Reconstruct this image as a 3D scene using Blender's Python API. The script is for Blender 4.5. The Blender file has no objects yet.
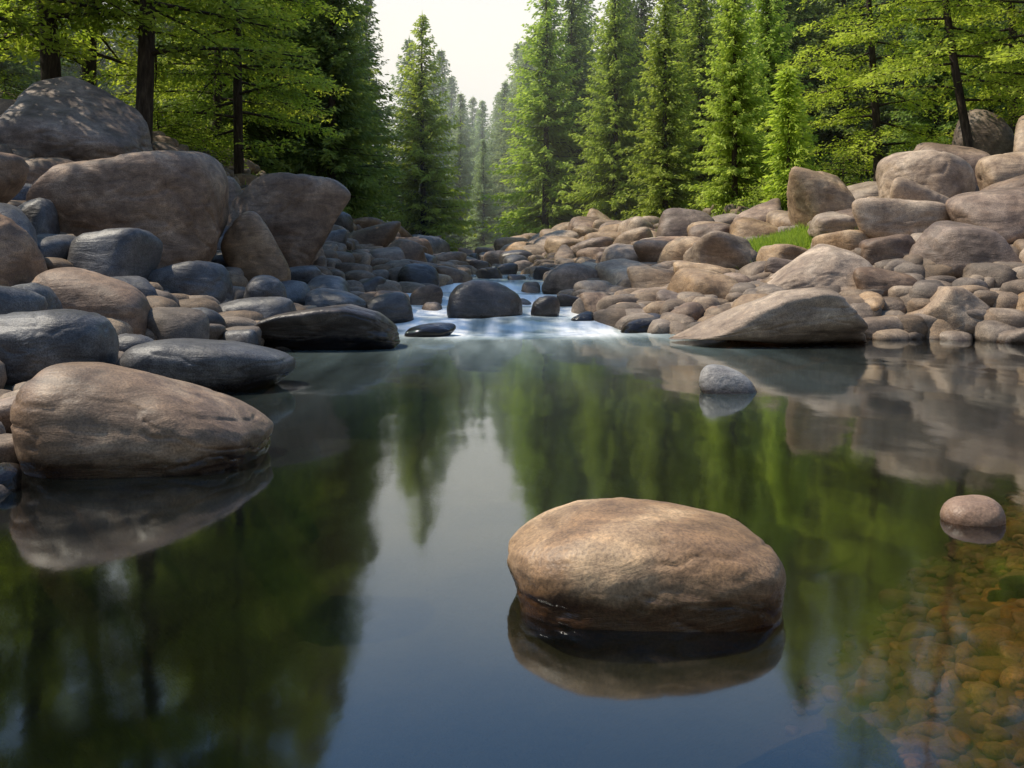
import bpy, bmesh, math, random
import numpy as np
from mathutils import Vector, Euler

scene = bpy.context.scene
COL = scene.collection
R_ = random.Random(7)

# ------------------------------------------------------------------ noise
def vnoise(p, seed=0):
    i = np.floor(p).astype(np.int64)
    f = p - i
    u = f*f*(3-2*f)
    def h(a, b, c):
        v = (a*374761393 + b*668265263 + c*1274126177 + seed*974634777) & 0xffffffff
        v = ((v ^ (v >> 13))*1274126177) & 0xffffffff
        v = ((v ^ (v >> 16))*974634777) & 0xffffffff
        return ((v ^ (v >> 15)) & 0xffffffff)/4294967295.0
    x, y, z = i[:, 0], i[:, 1], i[:, 2]
    ux, uy, uz = u[:, 0], u[:, 1], u[:, 2]
    def lerp(a, b, t): return a+(b-a)*t
    c00 = lerp(h(x, y, z), h(x+1, y, z), ux)
    c10 = lerp(h(x, y+1, z), h(x+1, y+1, z), ux)
    c01 = lerp(h(x, y, z+1), h(x+1, y, z+1), ux)
    c11 = lerp(h(x, y+1, z+1), h(x+1, y+1, z+1), ux)
    return lerp(lerp(c00, c10, uy), lerp(c01, c11, uy), uz)

def fbm(p, seed=0, octv=4):
    s = 0; a = .5; t = 0
    for o in range(octv):
        s = s+a*vnoise(p*(2**o)+o*17.3, seed+o); t += a; a *= .5
    return s/t*2-1

# ------------------------------------------------------------------ terrain functions
XL = np.array([(-40, -4.5), (-5, -3.2), (0, -2.7), (3.5, -2.35), (5, -2.5), (7, -2.75), (9, -2.95), (11, -2.5), (13, -1.9), (16, -2.0), (18, -1.6), (21, -1.1), (30, -1.4), (45, -3.2), (80, -6.0), (160, -11), (400, -22)])
XR = np.array([(-40, 4), (-5, 1.7), (0, 1.7), (2, 1.8), (3.5, 2.4), (5, 3.4), (8, 5.9), (11, 8.2), (11.8, 7.4), (12.4, 5.4), (13.0, 2.6), (14, 1.7), (17, 1.2), (20, 1.1), (25, .6), (30, .1), (45, -1.9), (80, -4.6), (160, -8.5), (400, -19)])
def sstep(a, b, x):
    t = np.clip((x-a)/(b-a), 0, 1); return t*t*(3-2*t)
def W(y):
    y = np.asarray(y, float)
    return .14*sstep(13.3, 14.3, y)+.08*sstep(14.9, 15.6, y)+.15*sstep(16.4, 17.2, y)+.13*sstep(18.4, 19.3, y)+.019*np.maximum(0, y-19)
def terr(x, y, noise=True):
    x = np.asarray(x, float); y = np.asarray(y, float)
    xl = np.interp(y, XL[:, 0], XL[:, 1]); xr = np.interp(y, XR[:, 0], XR[:, 1])
    eL = xl-x; eR = x-xr
    e = np.maximum(eL, eR)
    left = eL > eR
    a = np.maximum(e, 0)
    fl = np.where(a < 7, .12*a+.045*a*a, 3.05+.33*(a-7))
    fr = np.where(a < 5, .15*a+.012*a*a, 1.05+.22*(a-5))
    fr = np.where(a > 12, 1.05+.22*7+.28*(a-12), fr)
    fl = np.where(a > 14, 3.05+.33*7+.2*(a-14), fl)
    hb = np.where(left, fl, fr)
    near = sstep(12, 8, y)
    dslope = np.where(left, 1.3, .25+.17*near+.3*sstep(13, 14, y))
    dep = np.minimum(-np.minimum(e, 0)*dslope, .5+1.2*near)
    z = W(y)+np.where(e > 0, hb, -dep)
    z = z+np.maximum(0, y-110)*.07
    if noise:
        p = np.stack([x.ravel()*.6, y.ravel()*.6, 0*x.ravel()], 1)
        n = fbm(p, 5, 4).reshape(x.shape)
        z = z+n*np.clip(.05+.08*a, 0, .45)
    return z
def tz(x, y): return float(terr(np.array([x]), np.array([y]))[0])

# ------------------------------------------------------------------ helpers
def mesh_from(name, v, f, smooth=True, attr=None, mats=()):
    me = bpy.data.meshes.new(name)
    v = np.asarray(v, np.float32); f = np.asarray(f, np.int32)
    me.vertices.add(len(v)); me.vertices.foreach_set("co", v.ravel())
    n = f.shape[1]
    me.loops.add(f.size); me.loops.foreach_set("vertex_index", f.ravel())
    me.polygons.add(len(f)); me.polygons.foreach_set("loop_start", np.arange(0, f.size, n, dtype=np.int32))
    me.polygons.foreach_set("loop_total", np.full(len(f), n, np.int32))
    me.polygons.foreach_set("use_smooth", np.full(len(f), smooth, bool))
    if attr:
        for k, a in attr.items():
            at = me.attributes.new(k, 'FLOAT', 'POINT'); at.data.foreach_set("value", np.asarray(a, np.float32))
    for m in mats: me.materials.append(m)
    me.update(calc_edges=True); me.validate()
    return me
def obj(name, data, loc=(0, 0, 0), rot=(0, 0, 0), sc=(1, 1, 1), **props):
    o = bpy.data.objects.new(name, data); COL.objects.link(o)
    o.location = loc; o.rotation_euler = rot; o.scale = sc
    for k, v in props.items(): o[k] = v
    return o

class NT:
    def __init__(s, name):
        s.m = bpy.data.materials.new(name); s.m.use_nodes = True
        s.t = s.m.node_tree; s.t.nodes.clear()
        s.out = s.t.nodes.new('ShaderNodeOutputMaterial')
    def n(s, typ, **kw):
        return s.t.nodes.new('ShaderNode'+typ)
    def l(s, a, b): s.t.links.new(a, b)
    def math(s, op, a, b=None, c=None, clamp=False):
        nd = s.n('Math'); nd.operation = op; nd.use_clamp = clamp
        for i, q in enumerate((a, b, c)):
            if q is None: continue
            if hasattr(q, 'links'): s.l(q, nd.inputs[i])
            else: nd.inputs[i].default_value = q
        return nd.outputs[0]
    def noise(s, vec, scale, detail=4, rough=.55, dist=0):
        nd = s.n('TexNoise'); nd.inputs['Scale'].default_value = scale; nd.inputs['Detail'].default_value = detail
        nd.inputs['Roughness'].default_value = rough; nd.inputs['Distortion'].default_value = dist
        if vec is not None: s.l(vec, nd.inputs['Vector'])
        return nd.outputs['Fac']
    def ramp(s, fac, stops):
        nd = s.n('ValToRGB'); cr = nd.color_ramp
        while len(cr.elements) < len(stops): cr.elements.new(.5)
        for e, (p, c) in zip(cr.elements, stops):
            e.position = p; e.color = (*c, 1) if len(c) == 3 else c
        s.l(fac, nd.inputs[0]); return nd.outputs[0]
    def mix(s, fac, a, b, mode='MIX'):
        nd = s.n('MixRGB'); nd.blend_type = mode
        for i, q in enumerate((fac, a, b)):
            if hasattr(q, 'links'): s.l(q, nd.inputs[i])
            elif i == 0: nd.inputs[0].default_value = q
            else: nd.inputs[i].default_value = (*q, 1)
        return nd.outputs[0]
    def vmath(s, op, a, b):
        nd = s.n('VectorMath'); nd.operation = op
        for i, q in enumerate((a, b)):
            if hasattr(q, 'links'): s.l(q, nd.inputs[i])
            else: nd.inputs[i].default_value = q
        return nd.outputs[0]
    def maprange(s, v, a, b, c, d):
        nd = s.n('MapRange'); s.l(v, nd.inputs[0])
        for i, q in enumerate((a, b, c, d)): nd.inputs[i+1].default_value = q
        return nd.outputs[0]
    def bump(s, h, strength, dist, prev=None):
        nd = s.n('Bump'); nd.inputs['Strength'].default_value = strength; nd.inputs['Distance'].default_value = dist
        s.l(h, nd.inputs['Height'])
        if prev is not None: s.l(prev, nd.inputs['Normal'])
        return nd.outputs[0]
    def principled(s, col, rough, normal=None, spec=.5):
        nd = s.n('BsdfPrincipled')
        if hasattr(col, 'links'): s.l(col, nd.inputs['Base Color'])
        else: nd.inputs['Base Color'].default_value = (*col, 1)
        if hasattr(rough, 'links'): s.l(rough, nd.inputs['Roughness'])
        else: nd.inputs['Roughness'].default_value = rough
        nd.inputs['Specular IOR Level'].default_value = spec
        if normal is not None: s.l(normal, nd.inputs['Normal'])
        return nd.outputs[0]
    def done(s, sh): s.l(sh, s.out.inputs['Surface']); return s.m

def rock_mat(name, dark, mid, light, wetlevel=.07, rough=.7, island=False, streak=.5, rotz=.6, depth_fade=False, speck=.8, stretch=(1.3, 2.2, 4.2), sscale=1.6, med_s=12, bmp=1.):
    t = NT(name)
    g = t.n('NewGeometry'); pos = g.outputs['Position']
    if island: rnd = g.outputs['Random Per Island']
    else: rnd = t.n('ObjectInfo').outputs['Random']
    off = t.math('MULTIPLY', rnd, 41.0)
    p = t.vmath('ADD', pos, off)
    big = t.noise(p, 1.9, 5, .6, .5)
    mp = t.n('Mapping'); mp.inputs['Rotation'].default_value = (.5, .25, rotz); mp.inputs['Scale'].default_value = stretch
    t.l(p, mp.inputs['Vector'])
    st = t.noise(mp.outputs[0], sscale, 6, .62, 1.4)
    fine = t.noise(p, 95, 3, .7)
    med = t.noise(p, med_s, 6, .65)
    c = t.ramp(big, [(.3, dark), (.5, mid), (.7, light)])
    c = t.mix(streak, c, t.ramp(st, [(.3, (.40, .37, .35)), (.5, (.95, .93, .9)), (.66, (1.5, 1.43, 1.32))]), 'MULTIPLY')
    c = t.mix(speck*.8, c, t.ramp(med, [(.3, (.58, .56, .55)), (.55, (1, 1, 1)), (.75, (1.3, 1.26, 1.18))]), 'MULTIPLY')
    c = t.mix(speck, c, t.ramp(fine, [(.35, (.45, .44, .44)), (.5, (1, 1, 1)), (.66, (1.5, 1.45, 1.38))]), 'MULTIPLY')
    hsv = t.n('HueSaturation'); t.l(c, hsv.inputs['Color']); t.l(t.maprange(rnd, 0, 1, .78, 1.2), hsv.inputs['Value'])
    r2 = t.math('FRACT', t.math('MULTIPLY', rnd, 7.31))
    t.l(t.maprange(r2, 0, 1, .85, 1.25), hsv.inputs['Saturation'])
    c = hsv.outputs[0]
    sep = t.n('SeparateXYZ'); t.l(pos, sep.inputs[0])
    zz = t.math('ADD', sep.outputs[2], t.math('MULTIPLY', t.math('SUBTRACT', med, .5), .06))
    wet = t.maprange(zz, wetlevel-.04, wetlevel+.035, 1, 0)
    c = t.mix(wet, c, t.mix(1.0, c, (.17, .135, .11), 'MULTIPLY'))
    if depth_fade:
        c = t.mix(t.maprange(sep.outputs[2], -.62, -.2, 1, 0), c, (.016, .012, .007))  # fade into deep water is painted into the stone colour
    ro = t.math('SUBTRACT', rough, t.math('MULTIPLY', wet, .4))
    b = t.bump(st, .35*bmp, .05)
    b = t.bump(med, .35*bmp, .02, b)
    b = t.bump(fine, .45*bmp, .005, b)
    return t.done(t.principled(c, ro, b, .45))

M_BROWN = rock_mat("warm brown granite", (.15, .092, .053), (.31, .20, .12), (.56, .41, .27), wetlevel=.095, streak=.7, rough=.52, speck=.6, stretch=(1.2, 3.2, 5.5), sscale=1.8, med_s=10, bmp=.6)
M_TAN = rock_mat("tan granite", (.18, .122, .08), (.32, .233, .16), (.48, .37, .265), wetlevel=.05, rough=.62)
M_PINK = rock_mat("smooth orange brown stone", (.22, .125, .08), (.32, .20, .13), (.42, .28, .19), wetlevel=.0, streak=.3, rough=.45, speck=.35)
M_PALE = rock_mat("pale grey stone", (.14, .13, .12), (.25, .235, .22), (.37, .35, .325), wetlevel=.05, streak=.4, rough=.5, speck=.6)
M_GREY = rock_mat("grey basalt", (.05, .048, .050), (.105, .102, .104), (.20, .195, .19), wetlevel=.1, rough=.46, streak=.35, speck=.95)
M_PURP = rock_mat("russet brown granite", (.11, .072, .050), (.21, .147, .107), (.35, .262, .198), streak=.6, rough=.6)
M_DARK = rock_mat("wet dark stone", (.034, .028, .026), (.07, .059, .053), (.14, .12, .108), wetlevel=.15, rough=.36, streak=.35)
M_GRAV = rock_mat("gravel stones", (.10, .073, .052), (.2, .15, .11), (.33, .26, .195), wetlevel=.02, island=True)
M_BED = rock_mat("river bed stones", (.09, .046, .022), (.21, .115, .052), (.34, .205, .105), wetlevel=-5, island=True, depth_fade=True)

# ------------------------------------------------------------------ rocks
ICO = {}
def ico(n):
    if n not in ICO:
        bm = bmesh.new(); bmesh.ops.create_icosphere(bm, subdivisions=n, radius=1)
        bm.verts.ensure_lookup_table()
        ICO[n] = (np.array([v.co[:] for v in bm.verts]), np.array([[v.index for v in f.verts] for f in bm.faces]))
        bm.free()
    return ICO[n]
def rock_verts(seed, sub, k=7, npl=9, rough=.06, profile=None, jit=.22):
    rg = np.random.RandomState(seed)
    n, f = ico(sub)
    pl = [(1, 0, 0), (-1, 0, 0), (0, 1, 0), (0, -1, 0), (0, 0, 1), (0, 0, -1)]
    P = np.array(pl, float)+rg.normal(0, jit, (6, 3)); D = rg.uniform(.82, 1.0, 6)
    Q = rg.normal(0, 1, (npl, 3)); P = np.vstack([P, Q]); D = np.concatenate([D, rg.uniform(.86, 1.12, npl)])
    P /= np.linalg.norm(P, axis=1)[:, None]
    dd = np.maximum(0, n@P.T)/D
    r = (dd**k).sum(1)**(-1.0/k)
    nz = fbm(n*1.3+seed*3.1, seed, 3)*rough*1.6+fbm(n*4+seed, seed+9, 4)*rough*.5
    cr = np.abs(fbm(n*np.array([1.2, 1.2, 2.4])+seed*1.7, seed+30, 3))
    nz = nz-np.clip(.06-cr, 0, .06)*rough*7
    v = n*(r*(1+nz))[:, None]
    lo = v.min(0); hi = v.max(0)
    v = (v-(lo+hi)/2)/((hi-lo)/2)
    if profile is not None:
        pr = np.array(profile); s = np.interp(v[:, 0], pr[:, 0], pr[:, 1])
        v[:, 2] = np.where(v[:, 2] > -.3, -.3+(v[:, 2]+.3)*s, v[:, 2])
    return v, f

def add_rock(name, label, x, y, w, dep, zb, zt, mat, seed, k=7, npl=9, rough=.06, tilt=0, sub=5, profile=None, cat="rock", group=None, jit=.22, rot=0):
    v, f = rock_verts(seed, sub, k, npl, rough, profile, jit=jit)
    zb -= .12*(zt-zb)+.05
    v = v*np.array([w/2, dep/2, (zt-zb)/2])
    if tilt:
        c, s = math.cos(tilt), math.sin(tilt)
        v = np.stack([v[:, 0]*c-v[:, 2]*s, v[:, 1], v[:, 0]*s+v[:, 2]*c], 1)
    me = mesh_from(name, v, f, True, None, [mat])
    o = obj(name, me, (x, y, (zb+zt)/2), (0, 0, rot), label=label, category=cat)
    if group: o["group"] = group
    return o

placed = []
def N(name, label, x, y, w, dep, zb, zt, mat, seed, **kw):
    add_rock(name, label, x, y, w, dep, zb, zt, mat, seed, **kw); placed.append((x, y, max(w, dep)/2))

N("boulder", "smooth brown flat-topped boulder standing alone in still water", .39, 3.0, .81, .66, -.06, .238, M_BROWN, 15, k=3.3, npl=0, rough=.05, sub=6, cat="boulder", jit=.08,
  profile=[(-1, .8), (-.75, .9), (-.45, 1.02), (-.1, 1.05), (.25, 1.02), (.5, .97), (.8, .93), (1, .9)])
N("boulder", "rounded brown boulder sloping into the pool beside the bank", -1.80, 4.97, 1.14, .9, -.10, .46, M_BROWN, 23, k=2.9, npl=1, rough=.05, sub=6, cat="boulder", jit=.1,
  profile=[(-1, 1.12), (-.7, 1.12), (-.4, 1.08), (0, .96), (.4, .78), (.75, .62), (1, .5)])
N("river_rock", "small rounded orange-brown stone resting in shallow water", 1.76, 3.82, .235, .2, -.03, .085, M_PINK, 31, k=2.7, npl=1, rough=.04, jit=.08)
N("river_rock", "small pale grey stone standing in the pool", 1.62, 7.5, .44, .36, -.06, .20, M_PALE, 32, k=3, npl=2, rough=.03)
N("river_rock", "flat dark grey wet slab at the pool edge", -2.36, 7.75, 1.3, 1.0, -.05, .38, M_GREY, 33, k=3.2, npl=2, rough=.04, sub=6, jit=.1,
  profile=[(-1, 1), (-.3, 1.05), (.3, .95), (1, .7)])
N("river_rock", "rounded dark speckled stone on the bank", -3.5, 7.5, 1.0, .9, .0, .62, M_GREY, 34, k=2.8, npl=1, rough=.04, sub=6, jit=.08)
N("river_rock", "dark wet stone at the water's edge", -2.26, 4.35, .26, .3, -.12, .10, M_DARK, 35, k=4)
N("river_rock", "brown stone half buried in the bank", -2.95, 5.7, .8, .8, -.1, .26, M_PURP, 36, k=5)
N("boulder", "dark brown oblong boulder leaning on smaller stones", -4.22, 10, 1.3, .85, .2, .86, M_PURP, 37, k=3.5, npl=2, tilt=-.22, cat="boulder", rough=.04)
N("river_rock", "dark wet ledge rock tapering to a point in the water", -2.2, 11.2, 1.9, 1.2, -.05, .5, M_DARK, 38, k=6, npl=5, sub=6,
  profile=[(-1, .45), (-.6, .65), (-.1, .85), (.4, 1.05), (.75, .9), (1, .5)])
N("river_rock", "flat grey rock lying on the bank", -3.2, 12.1, 1.25, .9, .1, .54, M_GREY, 39, k=4)
N("boulder", "huge rounded brown boulder resting on smaller stones", -5.3, 14, 2.45, 1.9, .6, 2.6, M_PURP, 41, k=7, npl=6, rough=.05, sub=6, cat="boulder", tilt=-.14,
  profile=[(-1, .66), (-.7, .88), (-.2, .97), (.3, 1.03), (.7, 1.0), (1, .75)])
N("boulder", "large angular brown boulder on top of the bank", -7.35, 17, 2.5, 2.0, 2.1, 4.0, M_PURP, 42, k=10, npl=6, rough=.05, sub=6, cat="boulder", tilt=-.12,
  profile=[(-1, 1.0), (-.5, 1.12), (0, 1.05), (.5, .9), (1, .65)])
N("boulder", "large striped brown boulder with a slanting top", -3.75, 17, 2.05, 1.6, .85, 2.52, M_PURP, 143, k=12, npl=7, rough=.05, sub=6, cat="boulder",
  profile=[(-1, .68), (-.5, .85), (.2, .98), (.7, 1.05), (1, .95)])
N("boulder", "brown egg-shaped boulder leaning against larger rock", -3.75, 14.6, .88, .75, .55, 1.66, M_BROWN, 44, k=4, npl=3, tilt=.3, cat="boulder")
N("river_rock", "pale grey rounded stone on the bank", -4.05, 12.5, 1.05, .8, .4, .97, M_GREY, 45, k=3.5, npl=2)
N("river_rock", "small grey stone wedged between rocks", -3.18, 12.9, .55, .45, .4, .78, M_GREY, 46, k=3.5)
N("river_rock", "rounded grey stone high on the bank", -6.27, 13, .75, .7, .9, 1.8, M_GREY, 47, k=4)
N("boulder", "brown rounded boulder at the edge of the rock pile", -5.15, 10, .7, .8, .3, 1.5, M_PURP, 48, k=4, cat="boulder")
N("river_rock", "dark rounded stone low on the bank", -4.45, 9, .65, .7, .2, .78, M_GREY, 49, k=4)
N("river_rock", "smooth dark stone beside the rapids", -2.45, 13.9, .85, .7, .15, .58, M_GREY, 50, k=3.5)
N("river_rock", "smooth dark stone wet by the rapids", -1.75, 14.2, .72, .6, .05, .52, M_DARK, 51, k=3.5)
N("boulder", "dark rounded boulder splitting the small cascade", -.40, 14.8, 1.12, .9, .0, .66, M_DARK, 52, k=3.2, npl=2, cat="boulder", rough=.04,
  profile=[(-1, .9), (-.3, 1.05), (.3, 1), (1, .8)])
N("boulder", "brown rounded boulder above the cascade", 1.05, 18.0, 1.05, .8, .3, .92, M_PURP, 53, k=3.5, cat="boulder")
N("river_rock", "small dark stone in the white water", .50, 15.0, .44, .4, .05, .44, M_DARK, 54, k=3.5)
N("river_rock", "thin dark wet stone below the cascade", -1.05, 12.8, .66, .4, -.05, .17, M_DARK, 55, k=4)
N("river_rock", "brown stone at the edge of the cascade", 1.35, 15.4, .65, .6, .1, .48, M_PURP, 56, k=4)
N("boulder", "tan stone beside the cascade", 2.12, 15.6, 1.2, .9, .05, .56, M_TAN, 57, k=4, npl=4, cat="boulder")
for i, (x, y, w_, zb, zt) in enumerate([(-1.45, 16.8, .6, .1, .55), (-.65, 17.6, .5, .2, .56), (-.5, 21.8, .6, .4, .80), (-1.15, 19.8, .7, .35, .85),
                                     (.75, 21.6, .6, .4, .82), (-.2, 24.6, .7, .45, .88), (.3, 26.4, .7, .5, .95), (-.9, 26.6, .8, .5, .98), (-1.75, 18.6, .8, .35, .9), (-1.85, 15.4, .55, .2, .50), (.2, 16.6, .36, .12, .33), (1.75, 13.6, .6, -.05, .25),
                                     (.35, 18.6, .36, .3, .56), (.95, 16.4, .45, .12, .42), (1.0, 14.2, .38, .0, .24), (-1.25, 15.5, .34, .12, .32), (1.3, 19.6, .7, .4, .85), (.1, 21.0, .4, .4, .66)]):
    N("river_rock", "dark wet stone amid the rapids", x, y, w_, w_*.8, zb, zt, M_DARK if i % 3 else M_PURP, 400+i, k=3.2, npl=2, group="stones standing in the rapids")
N("boulder", "broad angular tan slab with a cracked ridge beside water", 3.1, 11.75, 2.5, 1.5, -.15, .63, M_TAN, 171, k=11, npl=7, rough=.05, sub=6, cat="boulder", jit=.3,
  profile=[(-1, .05), (-.7, .38), (-.35, .75), (0, 1.02), (.3, 1.06), (.6, 1.0), (.85, .9), (1, .7)])
N("boulder", "wide tan boulder with a sloping top on the bank", 4.2, 14, 1.9, 1.3, .2, 1.15, M_TAN, 59, k=9, npl=7, cat="boulder", sub=6, tilt=.12,
  profile=[(-1, .5), (-.4, .8), (.3, 1.05), (1, .8)])
N("boulder", "brown rounded boulder beside the rapids", 2.82, 14.5, 1.2, 1.0, .1, .86, M_TAN, 60, k=7, npl=6, cat="boulder")
N("boulder", "big rounded tan boulder with an overhanging side", 7.2, 17.6, 1.95, 1.6, 1.1, 3.0, M_TAN, 61, k=6, npl=5, rough=.055, sub=6, cat="boulder", tilt=.4, jit=.35,
  profile=[(-1, .8), (-.2, .95), (.5, 1.05), (1, .9)])
N("boulder", "long sloping brown boulder lying high on the bank", 8.2, 15.9, 2.9, 1.7, .9, 2.38, M_PURP, 62, k=8, npl=6, sub=6, cat="boulder",
  profile=[(-1, .55), (-.5, .8), (0, 1), (1, 1.1)])
N("boulder", "upright light grey-brown angular boulder under the trees", 6.3, 20, 1.45, 1.2, 1.1, 2.9, M_TAN, 63, k=14, npl=8, cat="boulder", tilt=.15)
N("boulder", "pale pyramid-shaped rock at the waterline", 5.5, 12.7, 1.3, .9, -.05, .74, M_TAN, 64, k=12, npl=5, cat="boulder",
  profile=[(-1, .2), (-.5, .6), (-.1, 1.1), (.2, 1.0), (.6, .6), (1, .25)])
N("boulder", "rounded brown boulder up among the trees", 11.3, 24, 1.5, 1.3, 2.6, 4.6, M_PURP, 65, k=4, cat="boulder")
N("boulder", "brown rounded boulder on the far bank", 4.15, 24, 1.45, 1.2, 1.0, 2.2, M_PURP, 66, k=5, cat="boulder")
N("boulder", "brown boulder below the forest edge", 5.65, 23, 1.2, 1.0, 1.3, 2.4, M_PURP, 67, k=5, cat="boulder")
for i, (x, y, w_, h_) in enumerate([(7.3, 14.7, 1.8, .85), (7.5, 13.2, 1.5, .65), (5.9, 15.4, 1.6, .75), (6.2, 13.8, 1.3, .65), (8.8, 14.3, 1.6, .8), (10.6, 19.5, 2.2, 1.3), (8.7, 13.0, 1.3, .6), (5.1, 15.2, .9, .5),
                                    (3.6, 17.2, 1.2, .65), (2.9, 19.0, 1.3, .7), (6.7, 12.4, 1.1, .40), (4.7, 12.6, .8, .28), (8.6, 19.6, 1.6, 1.0), (7.7, 12.0, 1.0, .38), (6.0, 11.9, .55, .22), (5.0, 13.5, .9, .42),
                                    (6.7, 16.4, 1.3, .75), (3.1, 16.2, 1.0, .5), (9.6, 16.6, 1.5, .9), (5.7, 17.4, 1.0, .55), (7.9, 18.9, 1.1, .6), (3.9, 12.95, .7, .3), (6.9, 11.5, .4, .15), (9.0, 17.9, 1.4, .9), (5.4, 14.4, .8, .45)]):
    z0 = max(tz(x, y), -.05)
    N("boulder", "smooth tan boulder overlapping others on the bank", x, y, w_, w_*.8, z0-.08, z0+h_, M_TAN if i % 3 else M_PURP, 300+i, k=4+i % 5, npl=5, rough=.05, cat="boulder", group="large tan boulders on the bank")
N("boulder", "brown rounded boulder above the rapids", -2.3, 21, 1.1, .9, .6, 1.4, M_PURP, 71, k=4, cat="boulder")
N("boulder", "brown angular boulder above the rapids", -3.3, 23, 1.5, 1.2, .9, 1.85, M_PURP, 72, k=6, cat="boulder")
N("boulder", "brown boulder among smaller stones", -6.9, 14.8, 1.3, 1.1, 1.5, 2.5, M_PURP, 76, k=6, cat="boulder")
N("boulder", "brown boulder beneath the trees", -8.6, 18.2, 1.8, 1.4, 2.3, 3.5, M_PURP, 77, k=9, cat="boulder")
N("boulder", "brown boulder perched behind a striped boulder", -5.6, 18.6, 1.5, 1.2, 1.3, 2.5, M_PURP, 78, k=9, cat="boulder")

SM = []
for i in range(14):
    kk = [2.8, 3.2, 4, 6, 7, 5][i % 6]
    v, f = rock_verts(200+i, 4, kk, 3+i % 3, .06)
    SM.append(mesh_from("river_rock_shape", v, f, True, None, []))
MATROCK = {}
def shape_with(i, mat):
    key = (i, mat.name)
    if key not in MATROCK:
        me = SM[i].copy(); me.materials.append(mat); MATROCK[key] = me
    return MATROCK[key]
cnt = 0; tries = 0
while cnt < 280 and tries < 120000:
    tries += 1
    side = R_.random() < .5
    u = R_.random()
    big = cnt < 130
    if side:
        y = 6+36*(u**1.15); e = -.25+R_.random()**.9*(6.4 if y < 22 else 4.5)
        x = float(np.interp(y, XL[:, 0], XL[:, 1]))-e
        if y < 7 and e < 0: continue
    else:
        y = 12.4+32*(u**1.2)
        if R_.random() < .3: y = R_.uniform(12.3, 17)
        e = -.1+R_.random()**.9*(8 if y < 22 else 5)
        x = float(np.interp(y, XR[:, 0], XR[:, 1]))+e
        if 3.9 < x < 5.9 and 16.8 < y < 20: continue
    inch = False
    if y > 23 and e < .8: e = e*2-1.2; x = float(np.interp(y, XL[:, 0], XL[:, 1]))-e; inch = True
    if abs(x) > .53*y+1.0: continue
    if 13 < y < 23 and e < .2: continue
    s = (.36+.26*R_.random()) if big else (.18+.17*R_.random())
    if not side and big and e > 1.5: s *= 1.1
    s *= (1+max(0, y-18)*.010)*(.75 if inch else 1)
    if y < 11: s *= .85
    if e < .5 and y < 23: s *= .6
    ok = True
    for (px, py, pr) in placed:
        if (px-x)**2+(py-y)**2 < ((.76 if big else .66)*(pr+s))**2: ok = False; break
    if not ok: continue
    placed.append((x, y, s))
    if side: mat = R_.choice([M_GREY, M_PURP, M_GREY if y < 16 else M_PURP, M_DARK if e < .8 else M_GREY])
    else: mat = R_.choice([M_TAN, M_TAN, M_PURP])
    o = obj("river_rock", shape_with(R_.randrange(14), mat), (x, y, tz(x, y)+s*.3), (R_.uniform(-.3, .3), R_.uniform(-.3, .3), R_.uniform(0, 6.28)),
            (s*R_.uniform(1.0, 1.35), s*R_.uniform(.8, 1.0), s*R_.uniform(.62, .92)))
    if mat in (M_GREY, M_DARK): o["label"] = "rounded dark grey river stone on the bank"
    elif mat is M_TAN: o["label"] = "rounded tan river stone on the sunny bank"
    else: o["label"] = "rounded russet brown river stone on the bank"
    o["category"] = "rock"; o["group"] = "rocks piled along the river banks"
    cnt += 1
print("scatter", cnt, tries)

def pebbles(name, pts, sizes, sub, mat, seed, flatz=.6, **props):
    rg = np.random.RandomState(seed); V = []; F = []; base = 0
    shapes = [rock_verts(500+i, sub, 4, 4, .06) for i in range(6)]
    for i, (p, s) in enumerate(zip(pts, sizes)):
        v, f = shapes[i % 6]
        a = rg.uniform(0, 6.28); c, sn = math.cos(a), math.sin(a)
        q = v*np.array([rg.uniform(.9, 1.35), rg.uniform(.75, 1), flatz*rg.uniform(.7, 1.3)])*s
        q = np.stack([q[:, 0]*c-q[:, 1]*sn, q[:, 0]*sn+q[:, 1]*c, q[:, 2]], 1)+p
        V.append(q); F.append(f+base); base += len(v)
    return obj(name, mesh_from(name, np.vstack(V), np.vstack(F), True, None, [mat]), **props)
rg = np.random.RandomState(3)
pts = []; sz = []
for i in range(4600):
    y = 3.5+36*rg.rand()**1.3
    left = rg.rand() < .45
    if left: x = float(np.interp(y, XL[:, 0], XL[:, 1]))+.1-rg.rand()*7.5
    else:
        if rg.rand() < .2: y = rg.uniform(11.8, 15)
        x = float(np.interp(y, XR[:, 0], XR[:, 1]))-.2+rg.rand()*8
        if y < 11.7: continue
    if y > 22 and rg.rand() < .2: x = rg.uniform(-1.5, 1)-.04*y
    s = (rg.uniform(.06, .12) if rg.rand() < .2 else rg.uniform(.17, .34))
    if y < 9: s *= .7
    if x > 4.0 and x < 5.8 and 17.0 < y < 19.8: continue
    pts.append((x, y, s)); sz.append(s)
A = np.array(pts); zt_ = terr(A[:, 0], A[:, 1])
pebbles("gravel", np.stack([A[:, 0], A[:, 1], zt_+A[:, 2]*.05], 1), sz, 3, M_GRAV, 4, flatz=.68, kind="stuff", label="loose cobbles and gravel between the larger rocks", category="gravel")
nb_ = 9000
bx = rg.uniform(.2, 4.6, nb_); by = rg.uniform(1.2, 7.5, nb_)
ee = np.interp(by, XR[:, 0], XR[:, 1])-bx
kp = (ee < 1.5) & (rg.rand(nb_) < np.clip((1.55-ee)/.7, 0, 1)) & (bx < .56*by+1.0)
bx = bx[kp]; by = by[kp]
bs = rg.uniform(.015, .05, len(bx))*np.where(rg.rand(len(bx)) < .1, 1.7, 1)
bz = terr(bx, by)
pebbles("river_bed_stones", np.stack([bx, by, bz+bs*.1], 1), bs, 3, M_BED, 6, kind="stuff", label="amber brown pebbles on the shallow river bed", category="pebbles")

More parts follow.
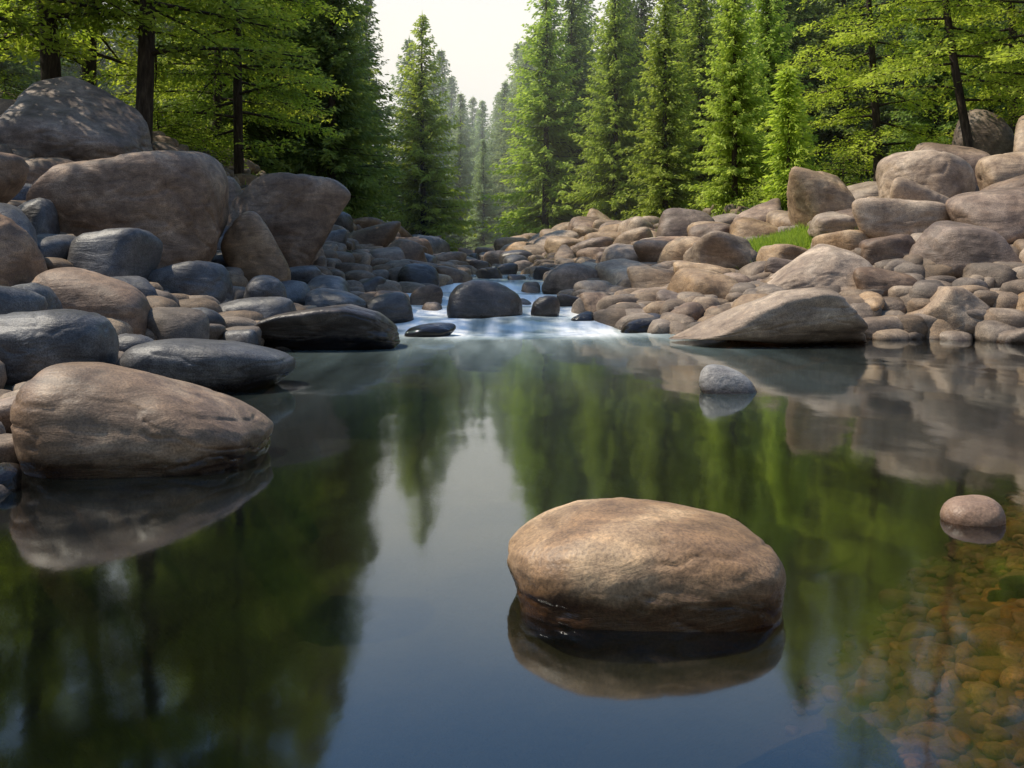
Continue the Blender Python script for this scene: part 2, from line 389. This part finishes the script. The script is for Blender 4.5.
# ------------------------------------------------------------------ ground
def axis(segs):
    out = []
    for a, b, n in segs: out.append(np.linspace(a, b, n, endpoint=False))
    return np.concatenate(out+[[segs[-1][1]]])
gx = axis([(-400, -60, 20), (-60, -14, 50), (-14, 14, 190), (14, 60, 50), (60, 400, 20)])
gy = axis([(-120, -10, 25), (-10, 0, 30), (0, 30, 200), (30, 70, 110), (70, 200, 80), (200, 700, 30)])
X, Y = np.meshgrid(gx, gy); Z = terr(X, Y)
nx, ny = len(gx), len(gy)
idx = np.arange(nx*ny).reshape(ny, nx)
F = np.stack([idx[:-1, :-1], idx[:-1, 1:], idx[1:, 1:], idx[1:, :-1]], -1).reshape(-1, 4)
t = NT("forest ground and river bed")
pos = t.n('NewGeometry').outputs['Position']
sep = t.n('SeparateXYZ'); t.l(pos, sep.inputs[0])
n1 = t.noise(pos, .9, 6, .65); n2 = t.noise(pos, 9, 6, .7); n3 = t.noise(pos, 50, 3, .6)
soil = t.ramp(n2, [(.3, (.025, .018, .013)), (.5, (.065, .049, .034)), (.7, (.14, .11, .08))])
moss = t.ramp(n2, [(.3, (.03, .05, .01)), (.6, (.08, .13, .02)), (.75, (.14, .2, .035))])
land = t.mix(t.math('MULTIPLY', t.maprange(n1, .42, .56, 0, 1), t.maprange(sep.outputs[1], 17, 24, .15, 1)), soil, moss)
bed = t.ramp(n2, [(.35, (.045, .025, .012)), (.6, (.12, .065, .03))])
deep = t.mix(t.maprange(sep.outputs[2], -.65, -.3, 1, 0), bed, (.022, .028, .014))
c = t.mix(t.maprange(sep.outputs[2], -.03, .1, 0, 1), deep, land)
c = t.mix(.5, c, t.ramp(n3, [(.3, (.6, .6, .6)), (.7, (1.3, 1.3, 1.3))]), 'MULTIPLY')
b = t.bump(n2, .7, .08); b = t.bump(n3, .5, .02, b)
M_GROUND = t.done(t.principled(c, .9, b, .2))
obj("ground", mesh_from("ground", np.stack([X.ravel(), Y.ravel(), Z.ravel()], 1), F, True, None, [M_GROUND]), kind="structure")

# ------------------------------------------------------------------ water
wx = axis([(-14, -4, 20), (-4, 4, 120), (4, 14, 20)])
wy = axis([(-60, 0, 20), (0, 9, 30), (9, 28, 240), (28, 90, 60)])
X, Y = np.meshgrid(wx, wy)
wob = .45*fbm(np.stack([X.ravel()*1.1, X.ravel()*0, X.ravel()*0], 1), 44, 3).reshape(X.shape)*1.4*(np.abs(X) < 3)
Zw = W(Y+wob)
fr = X.ravel(); fy = Y.ravel()
yy = fy+wob.ravel()
def band(a, b, c, d): return sstep(a, b, yy)*sstep(d, c, yy)
s1 = band(12.0, 13.7, 14.2, 15.0)+band(14.6, 15.1, 15.5, 16.3); s2 = band(16.0, 16.6, 17.1, 18.0)+band(18.0, 18.6, 19.2, 20.4)
st = (fbm(np.stack([fr*2.6, fy*.3, 0*fr], 1), 21, 3)+1)/2
stc = np.clip((st-.28)*2.1, 0, 1)
st2 = (fbm(np.stack([fr*1.1, fy*.6, 0*fr], 1), 22, 3)+1)/2
rip = .035*sstep(13, 14, fy)*(st2-.5)*2+.05*(s1+s2)*(st-.5)
Zw = Zw+rip.reshape(Zw.shape)
foam = (s1+s2)*(.35+.85*stc)*np.where(fy < 13.6, np.exp(-(np.abs(fr-.1)/1.9)**4), 1)+sstep(14, 15, fy)*(.05+.6*st2)*(fy < 40)
low = np.exp(-np.maximum(0, 13.0-fy)/2.0)*sstep(14.4, 12.8, fy)*np.exp(-(np.abs(fr-.25)/(1.6+.4*np.maximum(0, 13.5-fy)))**3)*(.5+.5*stc)*.62
foam = np.clip(foam+low, 0, .95)
idx = np.arange(X.size).reshape(X.shape)
F = np.stack([idx[:-1, :-1], idx[:-1, 1:], idx[1:, 1:], idx[1:, :-1]], -1).reshape(-1, 4)
t = NT("clear river water")
pos = t.n('NewGeometry').outputs['Position']
m1 = t.n('Mapping'); m1.inputs['Scale'].default_value = (1.0, .55, 1); t.l(pos, m1.inputs['Vector'])
w1 = t.noise(m1.outputs[0], 1.1, 2, .5, .3); w2 = t.noise(m1.outputs[0], 7, 3, .5)
b = t.bump(w1, .2, .05); b = t.bump(w2, .09, .006, b)
fres = t.n('Fresnel'); fres.inputs['IOR'].default_value = 1.75; t.l(b, fres.inputs['Normal'])
gl = t.n('BsdfGlossy'); gl.inputs['Roughness'].default_value = .065; t.l(b, gl.inputs['Normal']); gl.inputs['Color'].default_value = (.94, .99, 1, 1)
tr = t.n('BsdfTransparent'); tr.inputs['Color'].default_value = (.66, .58, .44, 1)
mx = t.n('MixShader'); t.l(fres.outputs[0], mx.inputs[0]); t.l(tr.outputs[0], mx.inputs[1]); t.l(gl.outputs[0], mx.inputs[2])
at = t.n('Attribute'); at.attribute_name = "foam"
m2 = t.n('Mapping'); m2.inputs['Scale'].default_value = (4, .5, 1.5); t.l(pos, m2.inputs['Vector'])
fs = t.noise(m2.outputs[0], 1.2, 3, .5)
ff = t.math('MULTIPLY', at.outputs['Fac'], t.maprange(fs, .25, .7, .55, 1.15), clamp=True)
fcol = t.ramp(ff, [(0, (.42, .58, .55)), (.45, (.70, .78, .76)), (.8, (.92, .92, .90))])
fd = t.principled(fcol, .6, t.bump(fs, .25, .05), .2)
mf = t.n('MixShader'); t.l(ff, mf.inputs[0]); t.l(mx.outputs[0], mf.inputs[1]); t.l(fd, mf.inputs[2])
M_WATER = t.done(mf.outputs[0])
obj("water", mesh_from("water", np.stack([fr, fy, Zw.ravel()], 1), F, True, {"foam": foam}, [M_WATER]), kind="structure")

# ------------------------------------------------------------------ foliage
def leaf_mat(name, dark, mid, bright, trans=.35):
    t = NT(name)
    g = t.n('NewGeometry'); at = t.n('Attribute'); at.attribute_name = "tip"
    oi = t.n('ObjectInfo').outputs['Random']
    cl = t.noise(g.outputs['Position'], 1.1, 2, .6)
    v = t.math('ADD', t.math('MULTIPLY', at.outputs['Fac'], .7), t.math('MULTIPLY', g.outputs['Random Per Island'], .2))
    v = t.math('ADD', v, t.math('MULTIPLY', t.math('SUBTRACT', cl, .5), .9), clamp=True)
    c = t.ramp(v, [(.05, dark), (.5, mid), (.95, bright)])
    hsv = t.n('HueSaturation'); t.l(c, hsv.inputs['Color']); t.l(t.maprange(oi, 0, 1, .85, 1.15), hsv.inputs['Value'])
    t.l(t.maprange(t.math('FRACT', t.math('MULTIPLY', oi, 5.7)), 0, 1, .488, .51), hsv.inputs['Hue'])
    c = hsv.outputs[0]
    p = t.principled(c, .6, None, .2)
    tr = t.n('BsdfTranslucent'); t.l(t.mix(1, c, (1.25, 1.3, .85), 'MULTIPLY'), tr.inputs['Color'])
    m = t.n('MixShader'); m.inputs[0].default_value = trans; t.l(p, m.inputs[1]); t.l(tr.outputs[0], m.inputs[2])
    return t.done(m.outputs[0])
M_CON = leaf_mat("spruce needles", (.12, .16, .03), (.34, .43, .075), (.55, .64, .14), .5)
M_COND = leaf_mat("dark spruce needles", (.04, .07, .02), (.15, .215, .05), (.31, .39, .09), .45)  # darker copy of the spruce needles, forest shade put into its colour
M_CONF = leaf_mat("distant spruce needles with painted haze", (.15, .21, .10), (.29, .37, .17), (.42, .49, .25), .4)  # paler greens carry the distance haze in the needle colour itself
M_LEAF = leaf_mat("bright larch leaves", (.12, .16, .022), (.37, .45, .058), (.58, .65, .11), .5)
M_LEAFD = leaf_mat("larch leaves with painted shade", (.085, .125, .02), (.29, .38, .05), (.50, .58, .09), .5)  # darker copy of the larch leaves, canopy shade painted into the colour
M_GRASS = leaf_mat("meadow grass", (.12, .17, .02), (.27, .36, .04), (.42, .50, .09), .4)
t = NT("tree bark")
pos = t.n('NewGeometry').outputs['Position']
mp = t.n('Mapping'); mp.inputs['Scale'].default_value = (6, 6, 1.2); t.l(pos, mp.inputs['Vector'])
bn = t.noise(mp.outputs[0], 3, 6, .7)
c = t.ramp(bn, [(.3, (.018, .013, .01)), (.55, (.06, .044, .033)), (.75, (.12, .095, .075))])
M_BARK = t.done(t.principled(c, .9, t.bump(bn, .9, .05), .2))

def tube(path, rad, sides, V, F, base):
    path = np.asarray(path, float); n = len(path)
    d = np.gradient(path, axis=0); d /= np.linalg.norm(d, axis=1)[:, None]+1e-9
    up = np.where(np.abs(d[:, 2:3]) > .9, np.array([[1., 0, 0]]), np.array([[0, 0, 1.]]))
    a = np.cross(d, up); a /= np.linalg.norm(a, axis=1)[:, None]; b_ = np.cross(d, a)
    th = np.arange(sides)/sides*2*math.pi
    ring = path[:, None, :]+(a[:, None, :]*np.cos(th)[None, :, None]+b_[:, None, :]*np.sin(th)[None, :, None])*np.asarray(rad)[:, None, None]
    V.append(ring.reshape(-1, 3))
    i = np.arange(n*sides).reshape(n, sides)+base
    j = np.roll(i, -1, 1)
    F.append(np.stack([i[:-1], j[:-1], j[1:], i[1:]], -1).reshape(-1, 4))
    return base+n*sides

def quads(P, Dv, L, Wd, rg, flat=None):
    Dv = Dv/(np.linalg.norm(Dv, axis=1)[:, None]+1e-9)
    r = rg.normal(0, 1, P.shape) if flat is None else np.array([[0, 0, 1.]])+rg.normal(0, flat, P.shape)
    s = np.cross(Dv, r); s /= np.linalg.norm(s, axis=1)[:, None]+1e-9
    L = L[:, None]; Wd = Wd[:, None]
    q = np.stack([P, P+Dv*L*.45+s*Wd*.5, P+Dv*L, P+Dv*L*.45-s*Wd*.5], 1)
    return q.reshape(-1, 3), np.arange(len(P)*4).reshape(-1, 4)

def conifer(seed, H=12., R=2.0, start=.08, levels=58, dens=.8, blade=1.0):
    rg = np.random.RandomState(seed)
    V = []; F = []; zs = np.linspace(0, 1, 9)
    bend = rg.normal(0, .08, 2)
    path = np.stack([bend[0]*np.sin(zs*3), bend[1]*np.sin(zs*2.3), zs*H], 1); path[0, 2] = -.5
    base = tube(path, H*.0135*(1-zs*.96)+.01, 9, V, F, 0)
    P = []; D = []; L = []; Wd = []; T = []
    zl = start*H+(H*(1-start))*(np.linspace(0, 1, levels)**.92)
    for li, z in enumerate(zl):
        q = (z-start*H)/(H*(1-start))
        rr = R*((1-q)**.88)*(1 if q > .12 else .7+2.5*q)*(.9+.2*rg.rand())+.10
        nb = 8 if q < .8 else 6
        for b_ in range(nb):
            if rg.rand() < .08: continue
            az = rg.uniform(0, 6.283); ln = rr*rg.uniform(.7, 1.12)
            z0 = z+rg.uniform(-.1, .1)*H/levels*2
            rad = np.array([math.cos(az), math.sin(az), 0]); tan = np.array([-rad[1], rad[0], 0])
            el0 = -.36+.7*q+rg.normal(0, .06)
            m = max(3, int(ln/.15*dens))
            ts = np.linspace(.12, 1, m)+rg.uniform(-.03, .03, m)
            zc = z0+ln*(el0*ts+.12*ts**2)
            cp = np.array([bend[0]*math.sin(z/H*3), bend[1]*math.sin(z/H*2.3), 0])
            C = cp+rad*(ln*ts)[:, None]+np.array([[0, 0, 1.]])*zc[:, None]
            if ln > .8 and li % 3 == 0:
                tt = np.array([0, .5, .95]); pp = cp+rad*(ln*tt)[:, None]+np.array([[0, 0, 1.]])*(z0+ln*(el0*tt+.12*tt**2))[:, None]
                base = tube(pp, np.array([.022, .014, .005])*(.5+ln*.4), 3, V, F, base)
            for side in (-1, 1):
                for fan in range(3):
                    a = rg.uniform(.3, 1.1, m)
                    d = rad*np.cos(a)[:, None]+tan*(side*np.sin(a))[:, None]
                    d = d+np.array([[0, 0, 1.]])*rg.uniform(-1.0, .0, m)[:, None]
                    l = (.15+.26*ln*(1.08-ts)*.8)*rg.uniform(.6, 1.2, m)
                    l = np.minimum(l, .48)
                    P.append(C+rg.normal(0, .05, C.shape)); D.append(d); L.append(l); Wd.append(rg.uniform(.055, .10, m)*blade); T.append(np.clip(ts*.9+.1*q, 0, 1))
            P.append(C[-1:]); D.append(rad[None]+np.array([[0, 0, -.1]])); L.append(np.array([.2])); Wd.append(np.array([.07])); T.append(np.array([1.]))
    P.append(np.array([[0, 0, H-.3]])+path[-1]*[1, 1, 0]); D.append(np.array([[0, 0, 1.]])); L.append(np.array([.7])); Wd.append(np.array([.07])); T.append(np.array([1.]))
    P = np.vstack(P); D = np.vstack(D); L = np.concatenate(L); Wd = np.concatenate(Wd); T = np.concatenate(T)
    qv, qf = quads(P, D, L, Wd, rg, .9)
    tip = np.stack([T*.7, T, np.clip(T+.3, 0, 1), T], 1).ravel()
    return (np.vstack(V), np.vstack(F)), (qv, qf, tip)

def larch(seed, H=12., R=3.0, start=.2, limbs=46, leaf=.085, lean=(0, 0), tr=.2, wob=.15):
    rg = np.random.RandomState(seed); V = []; F = []
    zs = np.linspace(0, 1, 12)
    path = np.stack([lean[0]*zs**1.5+wob*np.sin(zs*5+seed), lean[1]*zs**1.5+wob*np.sin(zs*4+2*seed)-wob*math.sin(2*seed), zs*H], 1)
    path[:, 0] -= path[0, 0]; path[0, 2] = -.6
    base = tube(path, tr*(1-zs*.93), 12, V, F, 0)
    P = []; D = []; L = []; T = []
    for i in range(limbs):
        q = start+(1-start)*((i+rg.rand())/limbs)**.95
        qq = (q-start)/(1-start)
        p0 = np.array([np.interp(q, zs, path[:, k]) for k in range(3)])
        az = i*2.399+rg.uniform(-.5, .5); ln = R*rg.uniform(.6, 1.15)*(1-qq)**.6*(.75+.4*min(1, qq*4))+.25
        rad = np.array([math.cos(az), math.sin(az), 0]); tan = np.array([-rad[1], rad[0], 0])
        el = rg.uniform(-.2, .15)+.5*qq**2; cur = -.28*rg.rand(); sw = rg.uniform(-.25, .25)
        def pt(tt):
            tt = np.atleast_1d(tt)
            return p0+rad*(ln*tt)[:, None]+tan*(sw*ln*tt**2)[:, None]+np.array([[0, 0, 1.]])*(ln*(el*tt+cur*tt**2))[:, None]
        tt = np.linspace(0, 1, 6)
        base = tube(pt(tt), tr*.28*(1-qq*.6)*(1-tt*.92)+.004, 4, V, F, base)
        nt = max(5, int(ln/.17))
        for j in range(nt):
            u = .14+.86*(j+rg.rand())/nt; c0 = pt(u)[0]; side = -1 if j % 2 else 1
            tl = (.2+.42*ln*(1-u*.75))*rg.uniform(.5, 1.1)*.75
            a = rg.uniform(.6, 1.2); td = rad*math.cos(a)+tan*side*math.sin(a)+np.array([0, 0, rg.uniform(-.28, .1)])
            base = tube(np.array([c0, c0+td*tl*.5, c0+td*tl]), [.009, .006, .003], 3, V, F, base)
            k = max(8, int(tl*74)); s = rg.rand(k)**.8
            pp = c0+td*(tl*s)[:, None]+rg.normal(0, 1, (k, 3))*np.array([.09, .09, .07])
            dd = td+rg.normal(0, .6, (k, 3))*np.array([1, 1, .6])-np.array([0, 0, .25])
            P.append(pp); D.append(dd); L.append(np.full(k, leaf)*rg.uniform(.7, 1.5, k)); T.append(np.clip(u*.6+s*.4, 0, 1))
    P = np.vstack(P); D = np.vstack(D); L = np.concatenate(L); T = np.concatenate(T)
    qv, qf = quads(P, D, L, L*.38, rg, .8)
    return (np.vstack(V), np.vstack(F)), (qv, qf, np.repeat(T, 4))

TREES = {}
def reg(key, res, mat):
    (tv, tf), (cv, cf, tip) = res
    TREES[key] = (mesh_from("trunk", tv, tf, True, None, [M_BARK]), mesh_from("crown", cv, cf, False, {"tip": tip}, [mat]))
for i, (H, Rr, s) in enumerate([(12, 2.3, .02), (12, 2.6, .03), (12, 2.1, .02), (12, 2.5, .04), (12, 2.8, .03)]):
    reg("c%d" % i, conifer(60+i, H, Rr, s), M_CON)
reg("y0", conifer(77, 3.4, .62, .06, 26, 1.5, .55), M_LEAF)
reg("l0", larch(81, 12, 3.4, .09, 56, .11, (.3, .2), .15), M_LEAF)
reg("l1", larch(82, 12, 3.2, .12, 54, .11, (-.4, .1), .14), M_LEAF)
reg("l2", larch(85, 12, 2.9, .16, 48, .105, (-2.2, .2), .12, .22), M_LEAF)
reg("l3", larch(86, 12, 3.0, .07, 56, .105, (.2, -.2), .12), M_LEAF)
reg("s0", larch(91, 1.1, .8, .05, 16, .075, (0, 0), .02, .02), M_LEAF)
reg("s1", larch(92, .8, .9, .05, 16, .075, (0, 0), .02, .02), M_LEAF)

def tree(key, x, y, h, mat=None, name="spruce_tree", label="tall green spruce tree on the river bank", cat="tree", group="forest trees", wide=1., rot=None, href=12.):
    s = h/href
    r = R_.uniform(0, 6.28) if rot is None else rot
    e = obj(name, None, (x, y, tz(x, y)-.05), (0, 0, r), (s*wide, s*wide, s), label=label, category=cat, group=group)
    e.empty_display_size = .3
    a = obj("trunk", TREES[key][0]); b = obj("crown", TREES[key][1])
    a.parent = e; b.parent = e
    if mat is not None:
        b.material_slots[0].link = 'OBJECT'; b.material_slots[0].material = mat
    return e

LL = "tall leafy tree with bright layered foliage above the boulders"
LD = "shaded leafy tree with a thick dark trunk above boulders"
def larch_t(k, x, y, h, lab=LL, rot=None, mat=None, wide=1.): tree(k, x, y, h, mat, "larch_tree", lab, rot=rot, wide=wide)
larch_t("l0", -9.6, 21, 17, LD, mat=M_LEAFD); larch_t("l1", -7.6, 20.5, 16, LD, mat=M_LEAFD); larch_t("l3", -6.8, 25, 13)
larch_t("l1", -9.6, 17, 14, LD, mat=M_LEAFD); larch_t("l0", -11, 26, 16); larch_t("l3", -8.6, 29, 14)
larch_t("l0", 9.9, 27, 10.5); larch_t("l2", 10.2, 22, 11, "slender leaning tree with bright layered foliage", rot=0.1); larch_t("l2", 11.4, 21, 11, "slender leaning tree with bright layered foliage", rot=.5)
larch_t("l1", 13.5, 27, 12); larch_t("l3", 12.6, 23.5, 11)
tree("y0", 6.75, 24.5, 3.6, None, "young_larch_tree", "young yellow-green tree standing beside the boulders", href=3.4)
SP = "tall spruce tree with sunlit green needles"; SD = "dark shaded spruce tree in the forest"
for k, x, y, top, wd, dk in [
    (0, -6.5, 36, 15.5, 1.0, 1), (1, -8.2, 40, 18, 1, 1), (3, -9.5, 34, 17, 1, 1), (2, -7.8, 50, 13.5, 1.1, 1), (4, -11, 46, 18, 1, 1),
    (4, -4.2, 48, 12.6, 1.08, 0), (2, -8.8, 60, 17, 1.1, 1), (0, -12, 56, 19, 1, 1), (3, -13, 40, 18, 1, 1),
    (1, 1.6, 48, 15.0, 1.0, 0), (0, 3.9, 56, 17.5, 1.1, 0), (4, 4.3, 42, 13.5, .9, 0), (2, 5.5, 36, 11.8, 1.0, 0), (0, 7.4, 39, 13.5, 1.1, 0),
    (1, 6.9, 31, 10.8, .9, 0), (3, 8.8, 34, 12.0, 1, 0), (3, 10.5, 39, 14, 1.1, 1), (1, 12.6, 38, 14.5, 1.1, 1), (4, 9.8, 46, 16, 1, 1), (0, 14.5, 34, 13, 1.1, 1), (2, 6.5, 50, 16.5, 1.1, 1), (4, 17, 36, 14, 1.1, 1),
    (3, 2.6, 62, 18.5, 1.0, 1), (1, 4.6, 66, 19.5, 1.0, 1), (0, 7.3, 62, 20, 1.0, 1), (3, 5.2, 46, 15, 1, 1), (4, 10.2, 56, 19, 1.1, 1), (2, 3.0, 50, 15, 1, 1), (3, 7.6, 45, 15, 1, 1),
    (0, -10, -9, 15, 1.2, 1), (1, -6, -13, 16, 1.2, 1), (3, 7, -8, 14, 1.2, 1), (4, 11, -3, 14, 1.2, 1), (1, -1, -26, 16, 1.3, 1), (4, 4, -24, 16, 1.3, 1), (0, 12, -12, 15, 1.3, 1), (3, -13, -4, 14, 1.2, 1)]:  # unseen forest behind the camera, added to darken the rock fronts
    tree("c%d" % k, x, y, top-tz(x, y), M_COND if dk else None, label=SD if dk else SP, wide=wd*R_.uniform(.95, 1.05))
HZ = "hazy spruce tree far up the valley"
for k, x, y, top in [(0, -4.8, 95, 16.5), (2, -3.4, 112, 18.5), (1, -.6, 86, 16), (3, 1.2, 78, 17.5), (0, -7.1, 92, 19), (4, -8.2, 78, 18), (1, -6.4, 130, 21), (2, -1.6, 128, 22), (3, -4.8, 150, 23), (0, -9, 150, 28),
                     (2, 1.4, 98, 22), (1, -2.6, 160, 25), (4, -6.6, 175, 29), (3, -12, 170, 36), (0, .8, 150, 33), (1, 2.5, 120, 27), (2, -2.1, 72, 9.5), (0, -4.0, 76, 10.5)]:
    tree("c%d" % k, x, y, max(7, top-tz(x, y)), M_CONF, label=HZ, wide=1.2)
taken = []
c_ = 0
for _ in range(6000):
    if c_ >= 50: break
    y = 36+60*R_.random()**1.1; x = R_.uniform(-.55*y-2, .55*y+2)
    bl = -.13*y-2.5; br = .09*y+4.0
    if bl < x < br: continue
    if any((x-a)**2+(y-b)**2 < 12 for a, b in taken): continue
    taken.append((x, y)); c_ += 1
    h = R_.uniform(11, 15) if x > 0 else R_.uniform(14, 18)
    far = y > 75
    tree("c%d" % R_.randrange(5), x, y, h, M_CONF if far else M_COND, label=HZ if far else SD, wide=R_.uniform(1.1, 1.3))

for i in range(28):
    if i % 2: y = R_.uniform(18, 36); x = float(np.interp(y, XL[:, 0], XL[:, 1]))-R_.uniform(6.5, 9)
    else: y = R_.uniform(27, 42); x = float(np.interp(y, XR[:, 0], XR[:, 1]))+R_.uniform(6, 10)
    tree("s%d" % (i % 2 if i % 3 else 1), x, y, R_.uniform(.7, 1.3), M_LEAFD, "shrub", "low leafy green shrub at the forest edge", "shrub", "undergrowth shrubs", href=1.0)

rg = np.random.RandomState(12); P = []
for cx, cy, sx, sy, n in [(4.85, 18.3, .48, .7, 14000), (6.3, 29, 2.5, 2, 4000), (-6.3, 29, 2, 3, 3000)]:
    P.append(np.stack([rg.normal(cx, sx, n), rg.normal(cy, sy, n)], 1))
P = np.vstack(P); zz = terr(P[:, 0], P[:, 1]); P = np.column_stack([P, zz-.02])
D = rg.normal(0, .5, P.shape); D[:, 2] = 1
L = rg.uniform(.10, .34, len(P))
gv, gf = quads(P, D, L, np.full(len(P), .024), rg)
obj("grass", mesh_from("grass", gv, gf, False, {"tip": np.tile([0, .5, 1, .5], len(P))}, [M_GRASS]), kind="stuff", label="patches of bright green grass between rocks", category="grass")

# ------------------------------------------------------------------ valley haze (a real body of thin mist between the trees)
bm = bmesh.new(); bmesh.ops.create_cube(bm, size=1); me = bpy.data.meshes.new("valley_haze"); bm.to_mesh(me); bm.free()
t = NT("thin sunlit mist")
vs = t.n('VolumeScatter'); vs.inputs['Color'].default_value = (1, .98, .88, 1); vs.inputs['Density'].default_value = .0036; vs.inputs['Anisotropy'].default_value = .2
t.l(vs.outputs[0], t.out.inputs['Volume'])
me.materials.append(t.m)
obj("valley_haze", me, (0, 127, 8), (0, 0, 0), (240, 190, 24), kind="structure")

# ------------------------------------------------------------------ light, sky, camera
sd = Vector((-.60, .14, 1.0)).normalized()
sun = bpy.data.lights.new("sun", 'SUN'); sun.energy = 5.0; sun.angle = math.radians(.5); sun.color = (1, .90, .73)
so = obj("sun", sun, (-20, -5, 30)); so.rotation_euler = sd.to_track_quat('Z', 'Y').to_euler()
w = bpy.data.worlds.new("World"); scene.world = w; w.use_nodes = True
nt = w.node_tree; bg = nt.nodes['Background']
sky = nt.nodes.new('ShaderNodeTexSky'); sky.sky_type = 'NISHITA'; sky.sun_disc = False
sky.sun_elevation = math.asin(sd.z); sky.sun_rotation = math.atan2(sd.x, sd.y) % (2*math.pi)
sky.air_density = 1.2; sky.dust_density = .8; sky.ozone_density = 2.2
tint = nt.nodes.new('ShaderNodeMixRGB'); tint.blend_type = 'MULTIPLY'; tint.inputs[0].default_value = 1; tint.inputs[2].default_value = (.85, 1.1, 1.27, 1)
nt.links.new(sky.outputs[0], tint.inputs[1])
tc = nt.nodes.new('ShaderNodeTexCoord'); sp = nt.nodes.new('ShaderNodeSeparateXYZ'); nt.links.new(tc.outputs['Generated'], sp.inputs[0])
mr = nt.nodes.new('ShaderNodeMapRange'); mr.interpolation_type = 'SMOOTHSTEP'
mr.inputs[1].default_value = .2; mr.inputs[2].default_value = .46; mr.inputs[3].default_value = 1.0; mr.inputs[4].default_value = 0.0
nt.links.new(sp.outputs[2], mr.inputs[0])
mxs = nt.nodes.new('ShaderNodeMixRGB'); nt.links.new(mr.outputs[0], mxs.inputs[0]); nt.links.new(tint.outputs[0], mxs.inputs[1]); mxs.inputs[2].default_value = (7.7, 7.35, 6.5, 1)
nt.links.new(mxs.outputs[0], bg.inputs[0]); bg.inputs[1].default_value = .15

cam = bpy.data.cameras.new("camera"); cam.sensor_width = 36; cam.lens = 36*1000/1024; cam.shift_y = -126/1024
cam.clip_start = .05; cam.clip_end = 2000
co = obj("camera", cam, (0, 0, 1), (math.radians(90), 0, 0)); scene.camera = co
scene.view_settings.view_transform = 'Standard'; scene.view_settings.look = 'None'; scene.view_settings.exposure = 0
